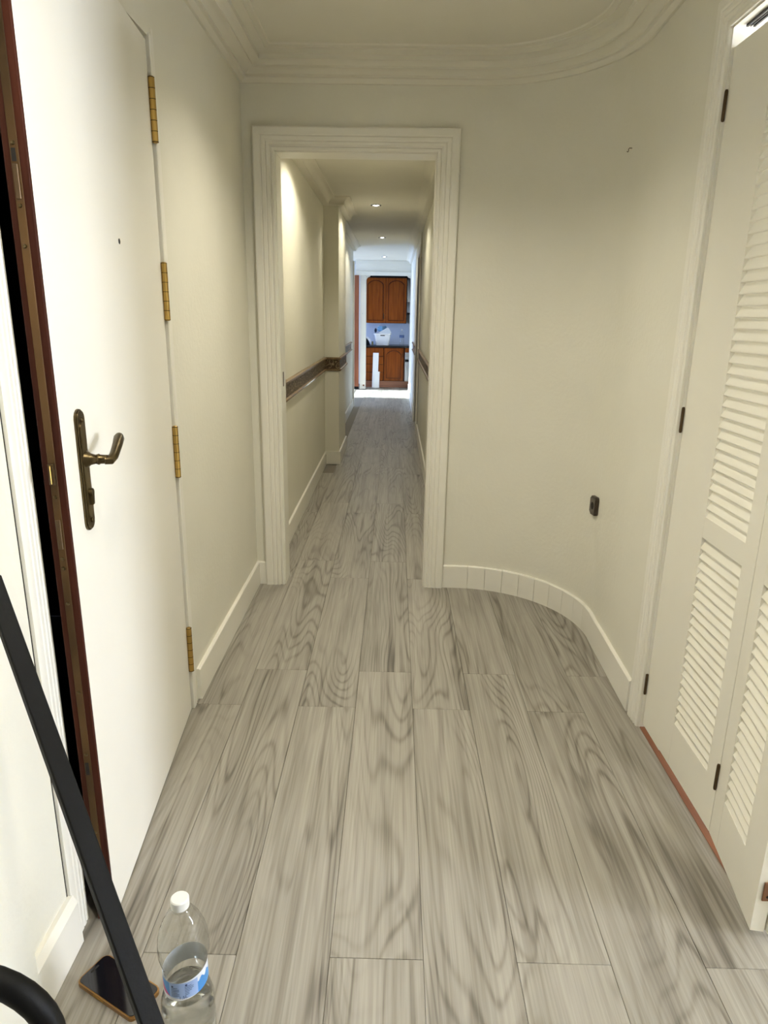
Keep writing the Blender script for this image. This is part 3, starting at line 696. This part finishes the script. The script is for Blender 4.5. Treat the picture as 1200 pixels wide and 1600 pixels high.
# cabinets. front plane of base units
BY = 13.70
def panel_door(name, x0, x1, z0, z1, y, parent, arch=True, handle=None):
    """raised-panel door with an arched top rail"""
    o = box(name, x0, x1, y - 0.020, y, z0, z1, CAB, parent=parent, bev=0.003)
    m = 0.055
    px0, px1, pz0, pz1 = x0 + m, x1 - m, z0 + m, z1 - m
    pts = [(px0, pz0), (px1, pz0)]
    hgt = 0.075 if arch else 0.0
    n = 10
    for i in range(n + 1):
        t = i / n; x = px1 + (px0 - px1) * t
        pts.append((x, pz1 - hgt + hgt * math.sin(PI * t) ** 0.7 if 0 < t < 1 else pz1 - hgt))
    me = prism_mesh('raised_panel', pts, lambda a, b, c: (a, y - 0.020 - c, b), 0.0, 0.010, 0.008); link('raised_panel', me, CAB, parent=o)
    gr = [(q[0] + (0.012 if q[0] > (px0 + px1) / 2 else -0.012), q[1] + (0.012 if q[1] > (pz0 + pz1) / 2 else -0.012)) for q in pts]
    link('panel_groove', prism_mesh('groove', gr, lambda a, b, c: (a, y - 0.020 - c, b), 0.0, 0.0015), CABD, parent=o)
    if handle:
        hx, hz0, hz1 = handle
        link('handle', tube_mesh('handle', [(hx, y - 0.02, hz0), (hx, y - 0.05, hz0 + 0.012), (hx, y - 0.05, hz1 - 0.012), (hx, y - 0.02, hz1)], 0.007, 8), DKBRONZE, parent=o)
    return o
uy = 13.92
KYB = KY1 - 0.015
uc = empty('wall_cabinet', (0, 0, 0)); tag(uc, 'cherry wood wall cabinet with two arched doors', 'cabinet')
box('body', -0.600, 0.205, uy, KYB, 1.215, 2.06, CABD, parent=uc)
panel_door('door', -0.596, -0.200, 1.22, 2.055, uy, uc, handle=(-0.232, 1.30, 1.39))
panel_door('door', -0.193, 0.200, 1.22, 2.055, uy, uc)
box('top_moulding', -0.62, 0.30, uy - 0.03, KYB, 2.06, 2.12, BLACK, parent=uc)
dc = empty('drawer_cabinet', (0, 0, 0)); tag(dc, 'cherry wood drawer unit behind the white boards', 'cabinet')
box('body', -0.585, -0.222, BY, KYB, 0.12, 0.764, CABD, parent=dc)
for z0, z1 in ((0.60, 0.755), (0.445, 0.592), (0.29, 0.437), (0.13, 0.282)):
    box('drawer', -0.580, -0.226, BY - 0.02, BY, z0, z1, CAB, parent=dc, bev=0.004)
bc = empty('base_cabinet', (0, 0, 0)); tag(bc, 'cherry wood base cabinet with one arched door', 'cabinet')
box('body', -0.219, 0.188, BY, KYB, 0.12, 0.764, CABD, parent=bc)
panel_door('door', -0.212, 0.165, 0.13, 0.755, BY, bc, handle=(0.150, 0.58, 0.66))
pl = box('plinth', -0.585, 0.275, BY - 0.02, BY + 0.3, 0.0, 0.119, wood('plinth_wood', (0.20, 0.07, 0.03), (0.30, 0.12, 0.06), 'X', 0.5)); tag(pl, 'reddish brown plinth board under the base units', 'plinth')
ov = empty('oven', (0, 0, 0)); tag(ov, 'stainless steel oven at the right end of the kitchen', 'oven')
box('body', 0.195, 0.272, BY, KYB, 0.12, 0.764, STEEL, parent=ov)
box('door', 0.195, 0.272, BY - 0.02, BY, 0.14, 0.50, STEEL, parent=ov, bev=0.003)
box('handle', 0.198, 0.270, BY - 0.05, BY - 0.02, 0.505, 0.535, BLACK, parent=ov, bev=0.004)
box('control_panel', 0.195, 0.272, BY - 0.02, BY, 0.545, 0.67, STEEL, parent=ov, bev=0.003)
box('top_rail', 0.195, 0.272, BY - 0.015, BY, 0.675, 0.76, CAB, parent=ov, bev=0.003)
wt = box('worktop', -0.595, 0.276, BY - 0.045, KYB, 0.765, 0.800, STONE, bev=0.004); tag(wt, 'black stone worktop across the base units', 'worktop')
hd = empty('range_hood', (0, 0, 0)); tag(hd, 'grey metal range hood beside the wall cabinet', 'hood')
link('canopy', prism_mesh('canopy', [(13.78, 1.42), (KYB, 1.42), (KYB, 2.05), (14.05, 2.05), (13.98, 1.62)], lambda a, b, c: (c, a, b), 0.215, 0.276), STEEL, parent=hd)
box('lower_edge', 0.215, 0.276, 13.77, KYB, 1.385, 1.42, BLACK, parent=hd)
# things on the worktop and floor
bk = empty('storage_tub', (-0.25, 13.90, 0.80)); tag(bk, 'white plastic tub heaped with cloths on the worktop', 'tub')
def tub_mesh():
    bm = bmesh.new()
    def ring(wx, wy, z): return [bm.verts.new((x, y, z)) for x, y in [(q[0], q[1]) for q in rrect(wx, wy, 0.03, 3)]]
    R = [ring(0.255, 0.17, 0.0), ring(0.315, 0.215, 0.20), ring(0.345, 0.235, 0.203), ring(0.345, 0.235, 0.222), ring(0.310, 0.205, 0.222), ring(0.250, 0.16, 0.01)]
    for a, b in zip(R, R[1:]):
        for i in range(len(a)): bm.faces.new((a[i], a[(i + 1) % len(a)], b[(i + 1) % len(a)], b[i]))
    bm.faces.new(R[0][::-1]); bm.faces.new(R[-1])
    return done(bm, 'tub')
link('tub', tub_mesh(), WHITEP, parent=bk)
box('grip_slot', -0.042, 0.042, -0.116, -0.105, 0.178, 0.194, HOLE, parent=bk)
def heap(name, cx, cy, cz, sx, sy, sz, mat, seed, label):
    bm = bmesh.new(); bmesh.ops.create_icosphere(bm, subdivisions=3, radius=1.0)
    rr = random.Random(seed); ph = [rr.uniform(0, 6) for _ in range(6)]
    for v in bm.verts:
        k = 1 + 0.14 * math.sin(5 * v.co.x + ph[0]) * math.cos(4 * v.co.y + ph[1]) + 0.10 * math.sin(9 * v.co.z + 6 * v.co.x + ph[2])
        v.co = Vector((v.co.x * sx * k, v.co.y * sy * k, v.co.z * sz * k))
    o = link(name, done(bm, name), mat, loc=(cx, cy, cz), smooth=True); tag(o, label, 'cloth'); return o
heap('cloth', -0.262, 13.92, 1.105, 0.100, 0.062, 0.062, BLUEC, 3, 'crumpled blue cloth on top of the white tub')
heap('cloth', -0.392, 13.95, 1.075, 0.022, 0.05, 0.042, DKBLUE, 5, 'dark navy cloth at the left rim of the white tub')
pk = link('carton', prism_mesh('carton', [(-0.12, 0), (0.11, 0), (0.11, 0.03), (0.04, 0.115), (-0.12, 0.02)], lambda a, b, c: (a, c, b), -0.03, 0.02), paint('packet_paper', (0.58, 0.62, 0.66), 0.6), loc=(-0.195, 13.825, 1.0235)); tag(pk, 'white wedge-shaped packet leaning in the tub', 'packet')
def bottle_set(name, loc, prof, capr, cap0, cap1, label, cat, s=1.0, watermax=None, lab=None, group=None, n=40, water_prof=None):
    e = empty(name, loc); tag(e, label, cat, group)
    link('shell', lathe_mesh('shell', prof, n, closed_caps=False), PET, parent=e, smooth=True)
    cprof_ = [(0.0001, cap0)]
    link('cap', lathe_mesh('cap', [(capr * 0.98, cap0), (capr, cap0 + 0.002), (capr, cap1 - 0.002), (capr * 0.9, cap1), (0.0001, cap1)], 28, closed_caps=False), CAPW, parent=e, smooth=True)
    return e
kb = bottle_set('water_bottle', (0.125, 13.88, 0.80), [(0.0001, 0.002), (0.040, 0.0), (0.046, 0.01), (0.046, 0.10), (0.042, 0.12), (0.046, 0.14), (0.046, 0.20), (0.035, 0.24), (0.015, 0.275), (0.014, 0.29)], 0.017, 0.285, 0.306, 'clear water bottle on the worktop beside the white tub', 'bottle', n=20)
link('label_band', lathe_mesh('label_band', [(0.0468, 0.145), (0.0468, 0.195)], 20, closed_caps=False), paint('blue_label', (0.10, 0.16, 0.33), 0.5), parent=kb)
hdv = empty('steam_iron', (-0.545, 13.80, 0.80)); tag(hdv, 'small white appliance with dark base left of the tub', 'appliance')
link('body', tube_mesh('body', [(-0.03, 0, 0.15), (0.0, 0, 0.135), (0.035, -0.01, 0.10), (0.060, -0.02, 0.055)], [0.016, 0.02, 0.022, 0.016], 10), WHITEP, parent=hdv, smooth=True)
link('stand', prism_mesh('stand', [(-0.04, 0), (0.055, 0), (0.03, 0.07), (-0.02, 0.13), (-0.04, 0.13)], lambda a, b, c: (a, c, b), -0.03, 0.03), BLACK, parent=hdv)
bx1 = box('cutting_board', -0.470, -0.440, 13.99, 14.18, 0.8005, 0.86, wood('olive_wood', (0.12, 0.09, 0.02), (0.22, 0.17, 0.04), 'X', 0.5)); tag(bx1, 'olive coloured block between appliance and tub', 'block')
b1 = box('white_board', -0.055, 0.055, -0.009, 0.009, 0, 0.665, WHITEP, bev=0.001); b1.location = (-0.385, 13.585, 0.0); b1.rotation_euler = (math.radians(-5), 0, math.radians(0)); tag(b1, 'tall white board leaning against the drawers', 'board')
b1.rotation_euler = (math.radians(-7.0), math.radians(1.2), 0)
b2 = box('white_board', -0.055, 0.055, -0.009, 0.009, 0, 0.31, WHITEP, bev=0.001); b2.location = (-0.352, 13.56, 0.0); b2.rotation_euler = (math.radians(-7.0), math.radians(0.5), 0); tag(b2, 'short white board in front of the tall one', 'board')

# ------------------------------------------------------------------ foreground things
# smartphone
ph = empty('smartphone', (-0.552, 1.098, 0.0), (0, 0, math.radians(-28.0))); tag(ph, 'black smartphone in a bronze case lying on the planks', 'phone')
link('case', prism_mesh('case', rrect(0.166, 0.078, 0.011), ident, 0.0003, 0.010, 0.002), PHONEC, parent=ph)
link('screen', prism_mesh('screen', rrect(0.160, 0.072, 0.009), ident, 0.0098, 0.0112, 0.0008), PHONEB, parent=ph)
link('camera_slot', prism_mesh('slot', rrect(0.004, 0.02, 0.0018), ident, 0.0111, 0.0114), HOLE, parent=ph, loc=(-0.072, 0, 0))
box('side_button', -0.03, 0.0, -0.0402, -0.0385, 0.004, 0.007, BRASS, parent=ph)
# water bottle 1.5 l
BP = (-0.372, 1.000, 0.0)
rp = []
bot = [(0.0001, 0.006), (0.022, 0.003), (0.036, 0.0006), (0.045, 0.004), (0.0490, 0.014), (0.0500, 0.030), (0.0478, 0.040), (0.0500, 0.050), (0.0500, 0.066), (0.0475, 0.076), (0.0500, 0.086), (0.0500, 0.104), (0.0470, 0.118), (0.0430, 0.132),
       (0.0408, 0.144), (0.0405, 0.192), (0.0412, 0.200), (0.0440, 0.210), (0.0465, 0.222), (0.0470, 0.236), (0.0455, 0.254), (0.0415, 0.272), (0.0345, 0.291), (0.0260, 0.306), (0.0180, 0.315), (0.0148, 0.319), (0.0142, 0.322), (0.0142, 0.337)]
wb_ = bottle_set('plastic_bottle', BP, bot, 0.0165, 0.323, 0.342, 'clear plastic water bottle with blue label and white cap on the floor', 'bottle', n=48)
wp = [(max(0.0001, r - 0.0012), z + 0.0012) for r, z in bot if z <= 0.140]
wp = wp + [(0.0001, wp[-1][1])]
link('water', lathe_mesh('water', wp, 48, closed_caps=False), WATER, parent=wb_, smooth=True)
link('neck_ring', lathe_mesh('neck_ring', [(0.0145, 0.318), (0.0172, 0.319), (0.0172, 0.321), (0.0145, 0.322)], 24, closed_caps=False), PET, parent=wb_)
# label: printed band, procedural print by position
def label_mat():
    m, nt, b = nodes_of('bottle_label_print')
    tc = N(nt, 'ShaderNodeTexCoord'); sx = N(nt, 'ShaderNodeSeparateXYZ'); lk(nt, tc.outputs['Object'], sx.inputs[0])
    ang_ = mathn(nt, 'ARCTAN2', sx.outputs['Y'], sx.outputs['X'])      # -pi..pi ; camera side about -1.2
    zz = sx.outputs['Z']
    white = (0.78, 0.80, 0.84); blue = (0.06, 0.26, 0.62); pale = (0.34, 0.47, 0.74); pink = (0.55, 0.04, 0.22)
    def mixc(fac, a, bcol):
        n = N(nt, 'ShaderNodeMix'); n.data_type = 'RGBA'
        if isinstance(fac, float): n.inputs[0].default_value = fac
        else: lk(nt, fac, n.inputs[0])
        for i, v in ((6, a), (7, bcol)):
            if isinstance(v, tuple): n.inputs[i].default_value = (*v, 1)
            else: lk(nt, v, n.inputs[i])
        return n.outputs[2]
    between = lambda v, lo, hi: mathn(nt, 'MULTIPLY', mathn(nt, 'GREATER_THAN', v, lo), mathn(nt, 'LESS_THAN', v, hi))
    pan = between(ang_, -2.05, -0.72)
    c = mixc(pan, blue, pale)
    pk_ = mathn(nt, 'MULTIPLY', mathn(nt, 'LESS_THAN', ang_, -2.05), mathn(nt, 'LESS_THAN', mathn(nt, 'ADD', zz, mathn(nt, 'MULTIPLY', ang_, 0.03)), 0.092))
    c = mixc(pk_, c, pink)
    # wavy white crest along the top on the right
    wv = mathn(nt, 'MULTIPLY', mathn(nt, 'SINE', mathn(nt, 'MULTIPLY', ang_, 16.0)), 0.0035)
    crest = mathn(nt, 'MULTIPLY', mathn(nt, 'GREATER_THAN', mathn(nt, 'ADD', zz, wv), 0.181), mathn(nt, 'GREATER_THAN', ang_, -0.72))
    c = mixc(crest, c, white)
    # white rims
    rim = mathn(nt, 'MAXIMUM', mathn(nt, 'GREATER_THAN', zz, 0.1885), mathn(nt, 'LESS_THAN', zz, 0.1525))
    c = mixc(rim, c, white)
    ge = N(nt, 'ShaderNodeNewGeometry'); c = mixc(ge.outputs['Backfacing'], c, (0.62, 0.64, 0.66))
    lk(nt, c, b.inputs['Base Color']); b.inputs['Roughness'].default_value = 0.35
    return m
lab = link('label', lathe_mesh('label', [(0.0414, 0.150), (0.0412, 0.154), (0.0412, 0.187), (0.0416, 0.191)], 48, closed_caps=False), label_mat(), parent=wb_, smooth=True)
# printed lettering bent round the label
INK = paint('label_ink', (0.02, 0.04, 0.14), 0.5)
def bent_text(s, size, a_mid, z, R, parent, mat):
    cu = bpy.data.curves.new('t', 'FONT'); cu.body = s; cu.size = size; cu.align_x = 'CENTER'; cu.resolution_u = 2
    to = bpy.data.objects.new('t', cu); COL.objects.link(to)
    dg = bpy.context.evaluated_depsgraph_get(); me = bpy.data.meshes.new_from_object(to.evaluated_get(dg))
    bpy.data.objects.remove(to); bpy.data.curves.remove(cu)
    for v in me.vertices:
        a = a_mid + v.co.x / R
        v.co = Vector((R * math.cos(a), R * math.sin(a), z + v.co.y))
    me.materials.clear()
    return link('print', me, mat, parent=parent)
bent_text('1,5L', 0.0095, -1.40, 0.1535, 0.04165, lab, INK)
for a0 in (-1.75, -1.12):
    link('print_mark', lathe_mesh('mark', [(0.0001, 0.0), (0.0022, 0.0)], 10, 'X', closed_caps=False), INK, parent=lab, loc=(0.0418 * math.cos(a0 - 0.12), 0.0418 * math.sin(a0 - 0.12), 0.1835), rot=(0, 0, a0 - 0.12))
    bm = bmesh.new()
    for i in range(6):
        z = 0.179 - i * 0.0036; wdt = 0.19 if i % 3 else 0.15
        if a0 > -1.5 and i > 3: wdt = 0.09
        ns = 6; q = []
        for k in range(ns + 1):
            a = a0 - 0.19 + 2 * wdt * k / ns
            q.append((bm.verts.new((0.0416 * math.cos(a), 0.0416 * math.sin(a), z)), bm.verts.new((0.0416 * math.cos(a), 0.0416 * math.sin(a), z + 0.0011))))
        for k in range(ns): bm.faces.new((q[k][0], q[k + 1][0], q[k + 1][1], q[k][1]))
    link('print_lines', done(bm, 'lines'), INK, parent=lab)
for ch in [lab] + list(lab.children):        # the label sits a little askew on the bottle
    for v in ch.data.vertices:
        if ch.name.startswith('print_mark'): continue
        v.co.z += 0.16 * (v.co.x * 0.93 + v.co.y * 0.37)
    if ch.name.startswith('print_mark'): ch.location.z += 0.16 * (ch.location.x * 0.93 + ch.location.y * 0.37)
# long black bar leaning from the floor to the left wall
def ray(px, py): return f_ + r_ * ((px - 600) / 1072.2) - u_ * ((py - 800) / 1072.2)
pa = CAM + ray(0, 943) * 1.115; pb = CAM + ray(236, 1600) * 0.955
dv = (pb - pa).normalized()
tend = (0.016 - pa.z) / dv.z; tstart = (-0.656 - pa.x) / dv.x
A = pa + dv * tstart; Bp = pa + dv * tend
bar = empty('leaning_bar', Bp, (0, 0, 0)); tag(bar, 'long flat black metal bar leaning against the left wall', 'bar')
zax = (A - Bp).normalized(); Lb = (A - Bp).length
view = (CAM - (A + Bp) / 2).normalized()
xax = view.cross(zax).normalized(); yax = zax.cross(xax).normalized()   # yax faces viewer
M = Matrix((xax, yax, zax)).transposed()
rq = (M.to_4x4() @ Matrix.Rotation(math.radians(18), 4, 'Z')).to_euler()
bar.rotation_euler = rq
box('profile', -0.0145, 0.0145, -0.008, 0.008, 0.0, Lb, BLACK, parent=bar, bev=0.0025, seg=2)
box('end_cap', -0.0155, 0.0155, -0.009, 0.009, -0.002, 0.02, RUBBER, parent=bar, bev=0.002)
# folding trolley whose hoop handle reaches into the lower left corner
tw = empty('folding_trolley', (-0.488, 0.56, 0.0)); tag(tw, 'black hoop handle of a folding trolley in the lower left corner', 'trolley')
hp = [(0.128, 0, 0.06), (0.128, 0, 0.595)]
for i in range(1, 9):
    t = PI / 2 * i / 8; hp.append((0.128 - 0.085 + 0.085 * math.cos(t), 0, 0.595 + 0.085 * math.sin(t)))
hp += [(-x, y, z) for x, y, z in reversed(hp)]
link('hoop', tube_mesh('hoop', hp, 0.0145, 14), BLACK, parent=tw, smooth=True)
boxes('foot_plate', [(-0.15, 0.15, -0.20, 0.0, 0.020, 0.026), (-0.15, 0.15, -0.004, 0.004, 0.020, 0.08)], BLACK, parent=tw, bev=0.002)
box('cross_bar', -0.128, 0.128, -0.006, 0.006, 0.30, 0.325, BLACK, parent=tw, bev=0.003)
for s in (-1, 1):
    link('wheel', lathe_mesh('wheel', [(0.0001, -0.012), (0.03, -0.012), (0.044, -0.009), (0.046, 0), (0.044, 0.009), (0.03, 0.012), (0.0001, 0.012)], 20, 'X'), RUBBER, parent=tw, loc=(s * 0.118, 0.045, 0.046), smooth=True)
link('axle', lathe_mesh('axle', [(0.005, -0.12), (0.005, 0.12)], 10, 'X'), STEEL, parent=tw, loc=(0, 0.045, 0.046))
